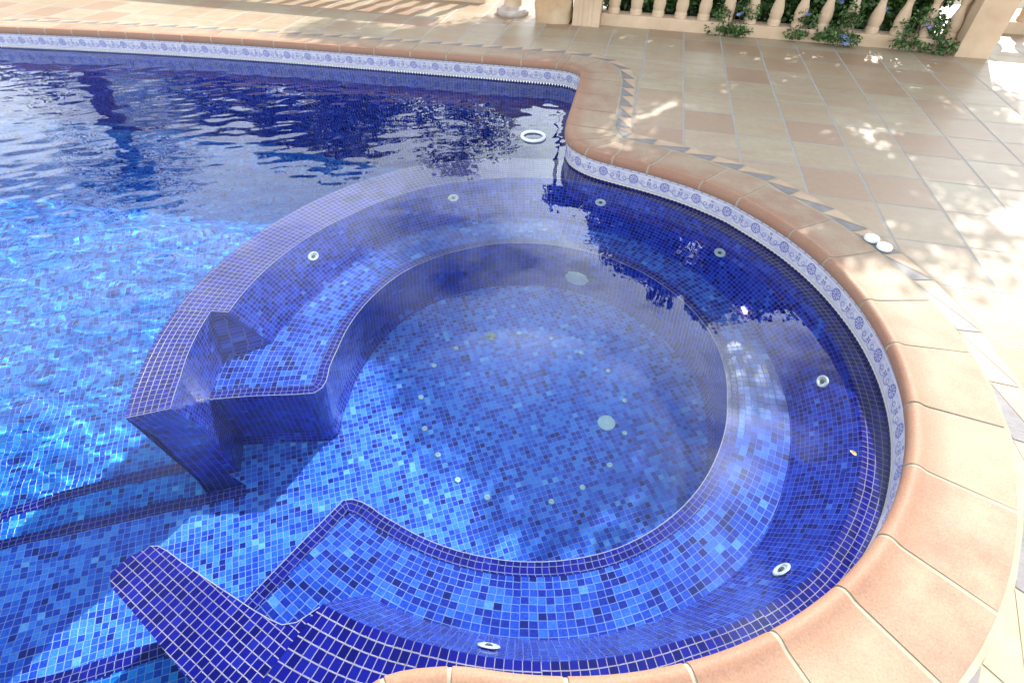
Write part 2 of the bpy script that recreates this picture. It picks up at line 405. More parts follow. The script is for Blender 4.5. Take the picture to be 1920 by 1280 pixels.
def bordermat():
    """glazed frieze tile: v = 0 at the water, .12 at the coping, motif every .2 m"""
    mt, t, b = newmat('frieze_tile')
    uv = t.nodes.new('ShaderNodeUVMap'); uv.uv_map = 'UVMap'
    sp = t.nodes.new('ShaderNodeSeparateXYZ'); t.links.new(uv.outputs[0], sp.inputs[0])
    u, v = sp.outputs[0], sp.outputs[1]
    A = lambda op, a, b_=None, c_=None: math_n(t, op, a, b_, c_)
    lx = A('MULTIPLY', A('SUBTRACT', A('FRACT', A('DIVIDE', u, .2)), .5), .2)      # -.1 .. .1
    def disc(cx, cy, absx=False):
        x = A('SUBTRACT', A('ABSOLUTE', lx) if absx else lx, cx); y = A('SUBTRACT', v, cy)
        return A('SQRT', A('ADD', A('MULTIPLY', x, x), A('MULTIPLY', y, y))), A('ARCTAN2', y, x)
    d, a = disc(0, .063)
    ring = A('LESS_THAN', A('ABSOLUTE', A('SUBTRACT', d, .0265)), .003)
    petals = A('MULTIPLY', A('LESS_THAN', d, .024), A('GREATER_THAN', A('SINE', A('MULTIPLY', a, 9)), -.1))
    core = A('LESS_THAN', d, .006)
    d2, a2 = disc(.1, .058, True)
    fl = A('LESS_THAN', d2, A('MULTIPLY_ADD', A('COSINE', A('MULTIPLY', a2, 5)), .004, .0125))
    fl = A('MULTIPLY', fl, A('GREATER_THAN', d2, .004))
    d3, _ = disc(.1, .083, True)
    bud = A('LESS_THAN', d3, .008)
    wave = A('LESS_THAN', A('ABSOLUTE', A('SUBTRACT', v, A('MULTIPLY_ADD', A('SINE', A('MULTIPLY', A('ABSOLUTE', lx), 63)), .013, .045))), .0028)
    wave = A('MULTIPLY', wave, A('GREATER_THAN', d, .03))
    d4, _ = disc(.06, .055, True)
    curl = A('LESS_THAN', A('ABSOLUTE', A('SUBTRACT', d4, .010)), .0024)
    top = A('LESS_THAN', A('ABSOLUTE', A('SUBTRACT', v, .103)), .0018)
    top2 = A('LESS_THAN', A('ABSOLUTE', A('SUBTRACT', v, .014)), .0016)
    dots = A('MULTIPLY', A('LESS_THAN', A('ABSOLUTE', A('SUBTRACT', v, .109)), .003), A('LESS_THAN', A('ABSOLUTE', A('SUBTRACT', A('FRACT', A('DIVIDE', u, .05)), .5)), .12))
    strong = A('MAXIMUM', A('MAXIMUM', ring, core), A('MAXIMUM', petals, A('MAXIMUM', fl, bud)))
    weak = A('MAXIMUM', A('MAXIMUM', wave, curl), A('MAXIMUM', top, A('MAXIMUM', top2, dots)))
    sm = noise(t, uv.outputs[0], 90, 3, .6)
    msk = A('MULTIPLY', A('MINIMUM', A('ADD', A('MULTIPLY', strong, .95), A('MULTIPLY', weak, .8)), 1), A('MULTIPLY_ADD', sm, .8, .4))
    # faint wash of blue pigment round the motifs
    wash = A('MULTIPLY', A('LESS_THAN', A('ABSOLUTE', A('SUBTRACT', v, .055)), .035), ramp(t, noise(t, uv.outputs[0], 34, 3), [(.38, (0, 0, 0)), (.58, (.45, .45, .45))]))
    c = mixc(t, wash, mixc(t, noise(t, uv.outputs[0], 5, 3), (.66, .66, .68), (.48, .48, .53)), (.24, .27, .52))
    c = mixc(t, msk, c, (.07, .08, .32))
    joint = A('GREATER_THAN', A('ABSOLUTE', A('SUBTRACT', A('FRACT', A('ADD', A('DIVIDE', u, .2), .0)), .5)), .494)
    c = mixc(t, joint, c, (.5, .48, .45))
    # lime scale just over the water
    lime = A('MULTIPLY', A('LESS_THAN', v, .012), .6)
    c = mixc(t, lime, c, (.62, .62, .50))
    t.links.new(c, b.inputs['Base Color'])
    b.inputs['Roughness'].default_value = .22
    return mt
M['frieze'] = bordermat()

def watermat():
    mt = bpy.data.materials.new('pool_water'); mt.use_nodes = True
    t = mt.node_tree; t.nodes.clear()
    o = t.nodes.new('ShaderNodeOutputMaterial')
    g = t.nodes.new('ShaderNodeBsdfGlass'); g.inputs['IOR'].default_value = 1.333; g.inputs['Roughness'].default_value = 0
    g.inputs['Color'].default_value = (.90, .97, 1, 1)
    t.links.new(g.outputs[0], o.inputs[0])
    return mt
M['water'] = watermat()

# ------------------------------------------------------------------ outlines
def arc(cx, cy, r_, a0, a1, n, rf=None):
    return [(cx+(rf(a0+(a1-a0)*i/n) if rf else r_)*math.cos(R(a0+(a1-a0)*i/n)), cy+(rf(a0+(a1-a0)*i/n) if rf else r_)*math.sin(R(a0+(a1-a0)*i/n))) for i in range(n+1)]
def resample(pts, step):
    pts = [np.array(p, float) for p in pts]
    L_ = [0]
    for a, b in zip(pts[:-1], pts[1:]): L_.append(L_[-1]+np.linalg.norm(b-a))
    n = max(2, int(round(L_[-1]/step)))
    P = np.array(pts); s_ = np.linspace(0, L_[-1], n+1)
    return [tuple(np.interp(x, L_, P[:, k]) for k in range(P.shape[1])) for x in s_]
def chaikin(pts, k=2):
    for _ in range(k):
        q = [pts[0]]
        for a, b in zip(pts[:-1], pts[1:]):
            q.append((.75*a[0]+.25*b[0], .75*a[1]+.25*b[1])); q.append((.25*a[0]+.75*b[0], .25*a[1]+.75*b[1]))
        q.append(pts[-1]); pts = q
    return pts
def offset(pts, d):
    """to the left of the direction of travel"""
    o = []
    for i, p in enumerate(pts):
        a = pts[max(i-1, 0)]; b = pts[min(i+1, len(pts)-1)]
        dx, dy = b[0]-a[0], b[1]-a[1]; l = math.hypot(dx, dy) or 1
        o.append((p[0]-dy/l*d, p[1]+dx/l*d))
    return o
C1 = (-.245, 1.735)
far = [(-9, 3.75), (-7.5, 4.08), (-5.9, 4.375), (-4.71, 4.55), (-3.78, 4.655), (-2.975, 4.715), (-2.0, 4.765), (-1.36, 4.80), (-1.0, 4.812), (-.72, 4.825), (-.60, 4.80), (-.52, 4.74), (-.482, 4.64), (-.474, 4.45), (-.464, 4.15), (-.456, 3.87), (-.448, 3.62), (-.43, 3.47), (-.395, 3.37), (-.33, 3.285), (-.22, 3.21), (-.087, 3.165), (.15, 3.10), (.40, 3.0), (.60, 2.87)]
near_tail = [(-.20, .345), (-.30, .315), (-.37, .28), (-.425, .20), (-.45, .08), (-.46, -.3), (-.46, -.95), (-.50, -1.15), (-.62, -1.3), (-.8, -1.33), (-9, -1.33)]
INNER = chaikin(far, 2) + arc(*C1, 1.385, 47, -86, 60, lambda a: 1.385+.015*max(0, a-20)/27) + chaikin(near_tail, 2)
OUTER_far = [(-9, 4.02), (-5.405, 4.70), (-4.4, 4.847), (-3.52, 4.935), (-2.645, 5.0), (-1.66, 5.07), (-.816, 5.121), (-.56, 5.12), (-.37, 5.06), (-.235, 4.93), (-.165, 4.74), (-.145, 4.4), (-.135, 4.0), (-.13, 3.70), (-.125, 3.55), (-.07, 3.475), (.06, 3.44), (.26, 3.385), (.55, 3.25), (.80, 3.10)]
OUTER = chaikin(OUTER_far, 2) + arc(*C1, 1.68, 51, -84, 60) + chaikin([(-.085, .06), (-.115, .04), (-.14, -.03), (-.155, -.2), (-.16, -1.3), (-.3, -1.58), (-.6, -1.63), (-9, -1.63)], 2)

# ------------------------------------------------------------------ deck
mb = MB()
hole = OUTER
hole2 = hole + []
mb.poly([[(-30, -12), (-9, -12), (30, -12), (30, 8.4), (-30, 8.4)], list(reversed(hole2))], -.004)
tag(mb.build('deck', M['deck']), kind='structure')
# ground beyond
mb = MB()
mb.poly([[(-400, -100), (400, -100), (400, 500), (-400, 500)], [(-29, -11), (29, -11), (29, 8.3), (-29, 8.3)]], -.02)
tag(mb.build('ground', plain('dry_garden_soil', (.16, .13, .08), .95, (.07, .09, .03), .7, .01)), kind='structure')

# ------------------------------------------------------------------ pool
pool = tag(empty('swimming_pool', (-3.5, 1.7, 0)), 'large swimming pool lined with blue glass mosaic, terracotta coping and blue-and-white frieze round its edge', 'swimming pool')
pool_off = Matrix.Translation((3.5, -1.7, 0))
def pp(o, parent=None):
    """keep world position under a parent that stands elsewhere"""
    par = parent or pool
    o.parent = par
    o.matrix_parent_inverse = Matrix.Translation(-Vector(par.location))
    return o

WALL = offset(INNER, .022)     # wall face sits behind the overhanging nose
def lift(pts, z): return [(x, y, z) for x, y in pts]
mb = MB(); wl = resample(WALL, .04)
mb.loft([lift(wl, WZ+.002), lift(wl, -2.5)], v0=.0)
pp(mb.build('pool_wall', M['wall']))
mb = MB(); wl2 = resample(offset(WALL, -.003), .04)
mb.loft([lift(wl2, WZ-.02), lift(wl2, WZ+.014)], v0=0)
fr = offset(WALL, -.006); frr = resample(fr, .04)
mb2 = MB()
mb2.loft([lift(frr, WZ+.012), lift(frr, -.035)], v0=0)
pp(mb2.build('tile_frieze', M['frieze']))
# row of small dark studs right at the water
studs = MB()
rs = resample(offset(WALL, -.008), P_T)
for a, b in zip(rs[:-1], rs[1:]):
    dx, dy = b[0]-a[0], b[1]-a[1]
    p = [(a[0]+dx*.10, a[1]+dy*.10), (a[0]+dx*.90, a[1]+dy*.90)]
    k = .004/math.hypot(dx, dy)
    q = [(x-dy*k*1.0, y+dx*k*1.0) for x, y in p]
    prof = [(p[0], -.03), (p[1], -.03), (p[1], .010), ((p[1][0]-dx*.2, p[1][1]-dy*.2), .0155), ((p[0][0]+dx*.2, p[0][1]+dy*.2), .0155), (p[0], .010)]
    studs.face([(x, y, WZ+z) for (x, y), z in prof])
pp(studs.build('stud_row', plain('dark_blue_glass', (.015, .018, .14), .2, (.008, .01, .08), 40)))

# coping: one bullnosed tile after another with mortar between
PROF = [(.045, -.046), (.012, -.046), (.003, -.040), (.0, -.028), (.0, -.014), (.004, -.003), (.011, .005), (.020, .009), (.030, .0095), (.040, .007), (.052, .0025), (.066, .0008), (.30, .0005)]
def frame_pairs(n_per, i0, i1): pass
def nearest(poly, p):
    best = None
    for i in range(len(poly)-1):
        a = poly[i]; b = poly[i+1]; dx, dy = b[0]-a[0], b[1]-a[1]; l2 = dx*dx+dy*dy
        if l2 < 1e-12: continue
        t_ = max(0, min(1, ((p[0]-a[0])*dx+(p[1]-a[1])*dy)/l2))
        q = (a[0]+dx*t_, a[1]+dy*t_); d_ = math.dist(p, q)
        if best is None or d_ < best[0]: best = (d_, i+t_, q)
    return best
IN = resample(INNER, .02)
def at(poly, s_):
    i = min(int(s_), len(poly)-2); f = s_-i
    return (poly[i][0]*(1-f)+poly[i+1][0]*f, poly[i][1]*(1-f)+poly[i+1][1]*f)
# joints: (inner point, outer point)
J = []
for x in np.arange(-8.6, -4.9, .262): J.append(((x, 0), None))
for p in [(-4.699, 4.54), (-4.436, 4.576), (-4.16, 4.617), (-3.881, 4.65), (-3.58, 4.662), (-3.281, 4.695), (-2.975, 4.721), (-2.656, 4.735), (-2.338, 4.75), (-2.005, 4.763), (-1.68, 4.781), (-1.36, 4.804), (-1.019, 4.80), (-.713, 4.825)]: J.append((p, None))
J = [(nearest(IN, (p[0], p[1] if p[1] else 4.3))[2], None) for p, _ in J]
J += [((-.645, 4.815), (-.62, 5.13)), ((-.585, 4.79), (-.50, 5.12)), ((-.548, 4.765), (-.36, 5.05)), ((-.515, 4.73), (-.22, 4.90)), ((-.495, 4.69), (-.165, 4.74)), ((-.478, 4.55), (-.15, 4.53)), ((-.468, 4.22), (-.138, 4.20)), ((-.458, 3.90), (-.132, 3.88)), ((-.448, 3.60), (-.128, 3.585)), ((-.425, 3.455), (-.118, 3.53)), ((-.375, 3.335), (-.095, 3.50)),
      ((-.262, 3.232), (-.045, 3.468)), ((-.087, 3.165), (-.012, 3.458)), ((.13, 3.106), (.265, 3.384)), ((.43, 2.98), (.60, 3.22)), ((.63, 2.845), (.83, 3.07))]
angs = [37.2, 27, 14.3, 3.4, -9.5, -21.5, -34.5, -44.5, -54.6, -64.8, -77.0, -88.5]
J += [((C1[0]+1.385*math.cos(R(a)), C1[1]+1.385*math.sin(R(a))), (C1[0]+1.68*math.cos(R(a+(0 if a > -60 else 1))), C1[1]+1.68*math.sin(R(a)))) for a in angs]
J += [((-.36, .285), (-.10, .02)), ((-.43, .18), (-.14, -.06)), ((-.455, -.1), (-.155, -.12)), ((-.46, -.42), (-.16, -.42)), ((-.46, -.75), (-.16, -.75))]
OUT = resample(OUTER, .02)
JJ = []
for pi_, po in J:
    a = nearest(IN, pi_)
    if po is None:
        i = int(a[1]); d_ = (IN[i+1][0]-IN[i][0], IN[i+1][1]-IN[i][1]); l = math.hypot(*d_)
        po = (a[2][0]-d_[1]/l*.3, a[2][1]+d_[0]/l*.3)
    b = nearest(OUT, po)
    JJ.append((a[1], b[1]))
JJ.sort()
cop = MB(); gr = MB()
def sect(si, so):
    a = at(IN, si); b = at(OUT, so); l = math.dist(a, b); dx, dy = (b[0]-a[0])/l, (b[1]-a[1])/l
    return [(a[0]+dx*(s_ if s_ < .29 else l), a[1]+dy*(s_ if s_ < .29 else l), z) for s_, z in PROF], [s_ for s_, z in PROF]
UO = 0.
for k in range(len(JJ)-1):
    (a0, b0), (a1, b1) = JJ[k], JJ[k+1]
    gi, go = .0065/.02, .0080/.02
    small = (a1-a0)*.02 < .12
    if small: gi = .0035/.02
    a0 += gi; a1 -= gi; b0 += min(go, (b1-b0)*.2); b1 -= min(go, (b1-b0)*.2)
    n = max(3, int((a1-a0)/1.6))
    rows = [sect(a0+(a1-a0)*i/n, b0+(b1-b0)*i/n)[0] for i in range(n+1)]
    prof_s = [p[0] for p in PROF]
    tid = rnd.random(); dz = rnd.uniform(-.0012, .0012)
    UO += 1
    for i in range(n):
        for j in range(len(PROF)-1):
            A_, B_, C_, D_ = rows[i][j], rows[i+1][j], rows[i+1][j+1], rows[i][j+1]
            z_ = lambda p: (p[0], p[1], p[2]+dz)
            cop.face([z_(A_), z_(D_), z_(C_), z_(B_)], [(UO+i/n, prof_s[j]), (UO+i/n, prof_s[j+1]), (UO+(i+1)/n, prof_s[j+1]), (UO+(i+1)/n, prof_s[j])], tid)
    for i in (0, n):      # tile ends
        q = [(x, y, z+dz) for x, y, z in rows[i]]
        q2 = q + [(q[-1][0], q[-1][1], -.046)]
        cop.face(q2 if i == 0 else q2[::-1], [(0, .2)]*len(q2), tid)
# mortar: follows the tile profile 2.5 mm lower, and stands slightly proud at the nose
n = len(IN)-1
s_map_i = [a for a, b in JJ]; s_map_o = [b for a, b in JJ]
gs = np.linspace(JJ[0][0], JJ[-1][0], 900)
rows = []
for s_ in gs:
    so = np.interp(s_, s_map_i, s_map_o)
    q, _ = sect(s_, so); a = q[0]; b = q[-1]; l = math.dist(a[:2], b[:2])
    dx, dy = (b[0]-a[0])/l, (b[1]-a[1])/l
    q = [(x+dx*(.002 if k_ < 7 else 0), y+dy*(.002 if k_ < 7 else 0), z-.0030) for k_, (x, y, z) in enumerate(q[:-1])] + [(b[0]+dx*.016, b[1]+dy*.016, -.0012)]
    rows.append(q)
for i in range(len(rows)-1):
    for j in range(len(PROF)-1):
        gr.face([rows[i][j], rows[i][j+1], rows[i+1][j+1], rows[i+1][j]])
co = pp(cop.build('coping', M['terra'], merge=True))
co.data.shade_smooth(); co.data.set_sharp_from_angle(angle=R(40))
b0 = resample_n(offset(INNER, .05), 500); b1 = resample_n(OUTER, 500)
for k in range(499):
    gr.face([(*b0[k+1], -.0075), (*b0[k], -.0075), (*b1[k], -.0065), (*b1[k+1], -.0065)])
pp(gr.build('mortar', M['grout'], smooth=True, merge=True))

# inlay strip of slate and sand triangles outside the coping
tri = MB(); san = MB(); bed = MB()
O1 = offset(OUT, .018); O2 = offset(OUT, .115); O3 = offset(OUT, .128)
s0 = nearest(OUT, (-3.6, 4.93))[1]; s1 = nearest(OUT, (-.16, -1.2))[1]
bi = int(nearest(OUT, (-8, 4.2))[1])
for i in range(bi, int(s1)):
    bed.face([(*OUT[i+1], -.0033), (*OUT[i], -.0033), (*O3[i], -.0030), (*O3[i+1], -.0030)])
s_ = nearest(OUT, (-8, 4.2))[1]; kk = 0
while s_ < s1-12:
    w_ = rnd.uniform(8.5, 11)
    q_ = at(OUT, s_); late = q_[1] < 2.35 and q_[0] > 0
    if late: w_ = rnd.uniform(13, 17)
    # slate: wide at the coping side tapering outward on one flank
    a, b, c_ = s_, s_+w_, s_+w_*rnd.uniform(.15, .35)
    g = .28
    pa = [at(O1, a+g), at(O1, b-g*2), at(O2, b-g)]
    pb = [at(O1, a+g*.2), at(O2, b-g*2.2), at(O2, a+g*.5)]
    def put(mbx, pts, t_):
        mbx.face([(x, y, -.0012) for x, y in reversed(pts)], None, t_)
    put(san if late and kk % 2 else tri, pa, rnd.random())
    put(san, [at(O1, a-g*.6+.0), at(O2, b-g*2.4), at(O2, a+g*.4)], rnd.random())
    s_ = b; kk += 1
tag(bed.build('inlay_mortar', M['grout']), kind='structure')
inl = tag(tri.build('inlay_slate', M['slate']), kind='structure')
tag(san.build('inlay_sandstone', M['inlay']), kind='structure')

# ------------------------------------------------------------------ pool floors and steps
TH = R(31.5)
def guv(x, y, ox=0, oy=0):
    return ((x-ox)*math.cos(TH)+(y-oy)*math.sin(TH), -(x-ox)*math.sin(TH)+(y-oy)*math.cos(TH))
def ext(p, q, k):     # extend beyond q
    return (q[0]+(q[0]-p[0])*k, q[1]+(q[1]-p[1])*k)
A_ = [(-1.45, 1.0), (-1.62, .90), (-1.72, .848), (-1.934, .716), (-2.084, .624), (-2.258, .516), (-2.9, .05), (-3.6, -.55), (-4.3, -1.33)]
B_ = [(-1.55, 1.25), (-1.70, 1.165), (-1.893, 1.052), (-2.088, .935), (-2.309, .771), (-2.447, .645), (-3.2, .10), (-4.0, -.55), (-4.8, -1.33)]
Cc = [(-.95, .56), (-1.21, .378), (-1.305, .31), (-1.517, .174), (-1.708, .075), (-2.3, -.4), (-3.2, -1.33)]
A_, B_, Cc = chaikin(A_, 2), chaikin(B_, 2), chaikin(Cc, 2)
fl = MB()
ZP = -1.05
top = [(1.4, -.2), (1.4, 3.4), (-1.3, 3.4), (-1.9, 2.2), (-1.62, 1.25)]
platform = arc(*C0, 1.62, 215, -75, 60)[::-1]
# platform: the round basin and the threshold out to the first step down
basin = arc(C0[0], C0[1], 1.58, -120, 205, 70)
poly = basin + A_ + list(reversed(Cc))
fl.poly([poly], ZP, guv)
pp(fl.build('shallow_floor', M['floormix']))
def edge_strip(path, z, side, name, width=2*P_T, mat='edge', lip=.0025):
    e = MB(); pr = resample(path, .05)
    e.loft([lift(pr, z+lip), lift(offset(pr, side*width), z+lip)])
    return pp(e.build(name, M[mat]))
def riser(path, z0, z1, name):
    e = MB(); pr = resample(path, .05)
    e.loft([lift(pr, z0), lift(pr, z1)])
    return pp(e.build(name, M['wall']))
Z2, Z3 = -1.20, -1.38
edge_strip(A_, ZP, 1, 'step_edge', 2.2*P_T)
riser(A_, ZP+.0025, Z2, 'riser')
e = MB(); e.poly([B_ + list(reversed(A_))], Z2, guv); pp(e.build('step_tread', M['poolmix']))
edge_strip(B_, Z2, 1, 'step_edge', 2.2*P_T)
riser(B_, Z2+.0025, Z3, 'riser')
D_ = [(-9, 1.28), (-4.313, 2.448), (-3.35, 2.688), (-2.348, 2.928), (-.3, 3.42)]
e = MB(); e.poly([B_ + [(-9.2, -1.36), (-9.2, 1.23)] + D_[1:] + [(-.3, 3.0)]], Z3, guv); pp(e.build('main_floor', M['poolmix']))
e = MB()
Dr = resample(D_, .2); far_row = [(x*1.0-.0, 3.75+(x+9)*.14+.25, -2.35) for x, y in Dr]
e.loft([lift(Dr, Z3), [(x, max(y+.9, yf-.5), -2.2) for (x, y), (_, yf, _) in zip(Dr, far_row)], [(x, 5.2, -2.35) for x, y in Dr]])
pp(e.build('deep_floor', M['poolmix']))
# steps on the near side
ZC = -.80
e = MB(); e.poly([Cc + [(-.35, -1.36), (-.35, .45)]], ZC, guv); pp(e.build('step_tread', M['poolmix']))
edge_strip(Cc, ZC, 1, 'step_edge', 2.2*P_T)
riser(Cc, ZC+.0025, ZP, 'riser')

# ------------------------------------------------------------------ hot tub
tub = tag(empty('hot_tub', (C0[0], C0[1], -1.05)), 'round blue mosaic hot tub with curved bench, walled off from the swimming pool', 'hot tub')
def pt(o): return pp(o, tub)
def interp(tab):
    tab = sorted(tab)
    xs = [a for a, b in tab]; ys = [b for a, b in tab]
    return lambda a: float(np.interp(a, xs, ys))
Rin = interp([(-106, 1.335), (-90, 1.312), (-60, 1.31), (-40, 1.345), (0, 1.33), (20, 1.345), (60, 1.37), (75, 1.40), (95, 1.445), (130, 1.44), (150, 1.41), (189, 1.405)])
Rout = interp([(-128, 1.70), (-106, 1.665), (-60, 1.55), (60, 1.6), (88, 1.71), (105, 1.72), (130, 1.742), (150, 1.695), (170, 1.664), (189, 1.650), (212, 1.637)])
Rb = interp([(-121, 1.20), (-106, 1.205), (-90, 1.187), (-40, 1.187), (-20, 1.155), (0, 1.148), (20, 1.135), (85, 1.193), (100, 1.22), (120, 1.238), (150, 1.242), (170, 1.225), (189, 1.262)])
Rs = interp([(-122, .985), (-110, .958), (-90, .945), (-60, .933), (-20, .895), (0, .89), (25, .92), (84, .945), (120, .962), (150, .967), (170, .948), (189, .938), (204, .96)])
ZT, ZS = WZ-.0035, -.50
def polar(rf, a, z, dr=0): 
    r_ = (rf(a) if callable(rf) else rf)+dr
    return (C0[0]+r_*math.cos(R(a)), C0[1]+r_*math.sin(R(a)), z)
def prow(rf, a0, a1, n, z, dr=0): return [polar(rf, a0+(a1-a0)*i/n, z, dr) for i in range(n+1)]
# wall top over the bench part
e = MB()
n = 150
rr = [prow(lambda a, k=k: Rin(a)*(1-k/6)+Rout(a)*k/6, -106, 189, n, ZT) for k in range(7)]
e.loft(rr, v0=.0)
# end of the far wall (beyond the niche)
rE = interp([(189, 1.487), (196, 1.483), (205, 1.474), (211.6, 1.484)])
e.loft([prow(lambda a, k=k: rE(a)*(1-k/3)+Rout(a)*k/3, 189, 211.2, 12, ZT) for k in range(4)], u0=7.55, v0=.076)
# the near stub
stub_in = [(-.641, .437), (-.698, .361), (-.78, .372), (-.95, .418), (-1.09, .452), (-1.219, .488)]
stub = [(-.641, .437), (-.700, .366)] + [(-.785, .376), (-.93, .412), (-1.08, .449), (-1.205, .486), (-1.235, .478), (-1.276, .431), (-1.290, .375), (-1.26, .345), (-1.108, .284), (-.896, .194), polar(Rout, -106.1, 0)[:2]]
THS = R(-19)
suv = lambda x, y: ((x+.851)*math.cos(THS)+(y-.246)*math.sin(THS), -(x+.851)*math.sin(THS)+(y-.246)*math.cos(THS))
e.poly([stub], ZT, suv)
pt(e.build('wall_top', M['trim']))
# pale grout bead along the arrises
def bead(pts, rad=.0016, name='grout_edge'):
    e = MB(); e.tube(pts, rad, 6); return pt(e.build(name, M['pinkgrout'], smooth=True))
bead(prow(Rin, 84, 189, 90, ZT-.0005) + prow(rE, 189, 211.2, 14, ZT-.0005) + [polar(Rout, 211.2, ZT-.0005)])
bead([(x, y, ZT-.0005) for x, y in chaikin(stub[:7], 1)])
# backrest faces
e = MB()
for a0, a1 in ((189, -106),):
    us = prow(1.3, a0, a1, n, 0)
    e.loft([prow(Rin, a0, a1, n, ZT), prow(Rb, a0, a1, n, ZS)], ref=0)
# niche faces
pa, pb = polar(Rin, 189, ZT), polar(rE, 189, ZT)
e.loft([[pb, pa], [polar(1.45, 193, ZS), polar(Rb, 189, ZS)]])
e.loft([[pb, *prow(rE, 191, 211.2, 10, ZT)], [polar(1.45, 193, ZS), *prow(1.44, 194.5, 209.5, 10, ZS)], [polar(1.42, 193.5, ZP), *prow(1.415, 195, 208.5, 10, ZP)]])
q0, q1 = polar(rE, 211.2, ZT), polar(Rout, 211.2, ZT)
e.loft([[q0, q1], [polar(1.44, 209.5, ZS), polar(1.61, 209.8, ZS)], [polar(1.415, 208.5, ZP), polar(1.59, 208.8, ZP)], [polar(1.415, 208.5, -1.4), polar(1.59, 208.8, -1.4)]])
# outer face of the far wall
e.loft([prow(Rout, 211.2, 84, 80, ZT), prow(lambda a: Rout(a)-.045, 209, 84, 80, ZP), prow(lambda a: Rout(a)-.045, 209, 84, 80, -2.3)])
# near stub faces
e.loft([lift(resample(stub, .03), ZT), lift(resample(stub, .03), ZP)])
e.loft([prow(Rout, -106, -88, 12, ZT), prow(Rout, -106, -88, 12, ZP)])
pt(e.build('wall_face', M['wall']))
# bench: seat, riser and ends
fr_ = [polar(1.44, 203.2, 0), polar(1.25, 203.6, 0), polar(1.08, 204.6, 0), polar(.995, 204.9, 0), polar(.962, 203.2, 0), polar(.948, 200.5, 0)]
fr_ += prow(Rs, 197, -114, 120, 0)
fr_ += [polar(.972, -118, 0), polar(.990, -121, 0), polar(1.02, -122.8, 0), polar(1.2, -121, 0), polar(1.416, -119.2, 0), polar(1.50, -118.6, 0)]
front = resample([(x, y) for x, y, z in fr_], .04)
e = MB()
back = [(x, y) for x, y, z in prow(1.47, -118.6, 203.2, 90, 0)]
def seat_uv(x, y):
    a = math.atan2(y-C0[1], x-C0[0]); a = a+2*PI if a < R(-150) else a
    return (a*1.0, math.hypot(x-C0[0], y-C0[1]))
se = MB()
# polar grid so the tile rows follow the ring
K = 5
for k in range(K):
    pass
se.loft([prow(lambda a, k=k: Rs(a)*(1-k/K)+1.47*k/K, -119.5, 203.5, 140, ZS) for k in range(K+1)])
pt(se.build('bench_seat', M['mixed']))
tr = MB(); tr.loft([lift(front, ZS+.002), lift(offset(front, 2*P_T), ZS+.002)])
pt(tr.build('bench_edge', M['edge']))
bead([(x, y, ZS+.0015) for x, y in front], .0018)
rs_ = MB(); inn = offset(front, .035)
rs_.loft([lift(front, ZS+.002), lift(offset(front, .004), ZS-.02), lift(offset(front, .030), ZP+.10), lift(offset(front, .012), ZP)])
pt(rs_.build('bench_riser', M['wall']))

# jets on the backrest
def torus(mbx, cx, R1, r1, n=28, k=10, h=0, squash=1):
    for i in range(n):
        for j in range(k):
            q = []
            for a, b in ((i, j), (i+1, j), (i+1, j+1), (i, j+1)):
                A, B = 2*PI*a/n, 2*PI*b/k
                rr_ = R1+r1*math.cos(B)
                q.append((rr_*math.cos(A), rr_*math.sin(A), h+r1*squash*math.sin(B)))
            mbx.face(q)
def make_jet(first=None):
    j1 = MB(); torus(j1, 0, .027, .0072, squash=.55); j1.lathe([(.026, .0), (.019, -.002), (.010, -.008)], 20)
    o = j1.build('water_jet', M['white_plastic'], tub, smooth=True)
    h = MB(); h.lathe([(.013, -.004), (.011, .004), (.006, .006)], 16)
    q = h.build('nozzle', M['grey_plastic'], o, smooth=True)
    return o, q
jo, jn = make_jet()
jets = [(-1.588, 2.093), (-1.016, 2.865), (-.116, 3.032), (.590, 2.675), (.992, 1.802), (.719, .905), (-.148, .462)]
for i, (x, y) in enumerate(jets):
    if i == 0: o, q = jo, jn
    else:
        o = jo.copy(); col.objects.link(o); q = jn.copy(); col.objects.link(q); q.parent = o
    a = math.degrees(math.atan2(y-C0[1], x-C0[0])); a2 = a if a > -110 else a+360
    z = -.30
    f_ = (ZT-z)/(ZT-ZS)
    rad = Rin(a2)*(1-f_)+Rb(a2)*f_ - .006
    nrm = Vector((-math.cos(R(a)), -math.sin(R(a)), 0)) + Vector((0, 0, (Rin(a2)-Rb(a2))/(ZT-ZS)))
    nrm.normalize()
    pos = Vector((C0[0]+rad*math.cos(R(a)), C0[1]+rad*math.sin(R(a)), z))
    o.parent = tub
    o.matrix_local = Matrix.Translation(pos - Vector(tub.location)) @ nrm.to_track_quat('Z', 'Y').to_matrix().to_4x4()
    o['group'] = 'water jets in the backrest of the hot tub'
# air nozzles in the floor
fj = MB(); fj.lathe([(.0145, 0), (.0145, .004), (.011, .007), (.004, .0075), (.003, .003)], 18)
f0 = fj.build('air_nozzle', M['aqua'], tub, smooth=True)
spots = [(-.772, 2.054), (-.851, 1.9), (-.85, 1.679), (-.766, 1.5), (-.654, 1.375), (-.521, 1.271), (-.361, 1.219), (-.069, 1.268), (.06, 1.372), (.172, 1.518), (.226, 1.716), (.207, 1.917), (.099, 2.096), (-.068, 2.196), (-.254, 2.26), (-.446, 2.257)]
for i, (x, y) in enumerate(spots):
    o = f0 if i == 0 else f0.copy()
    if i: col.objects.link(o); o.parent = tub
    o.location = (x-C0[0], y-C0[1], .002)
    o['group'] = 'air nozzles in the hot tub floor'
dr = MB(); dr.lathe([(.046, 0), (.044, .006), (.038, .008), (.034, .0055), (.030, .008), (.024, .0085), (.021, .006), (.017, .0095), (.0, .010)], 32)
o = dr.build('drain_cover', M['aqua'], tub, smooth=True); o.location = (.129-C0[0], 1.756-C0[1], .002)
o['label'] = 'large round pale drain cover'
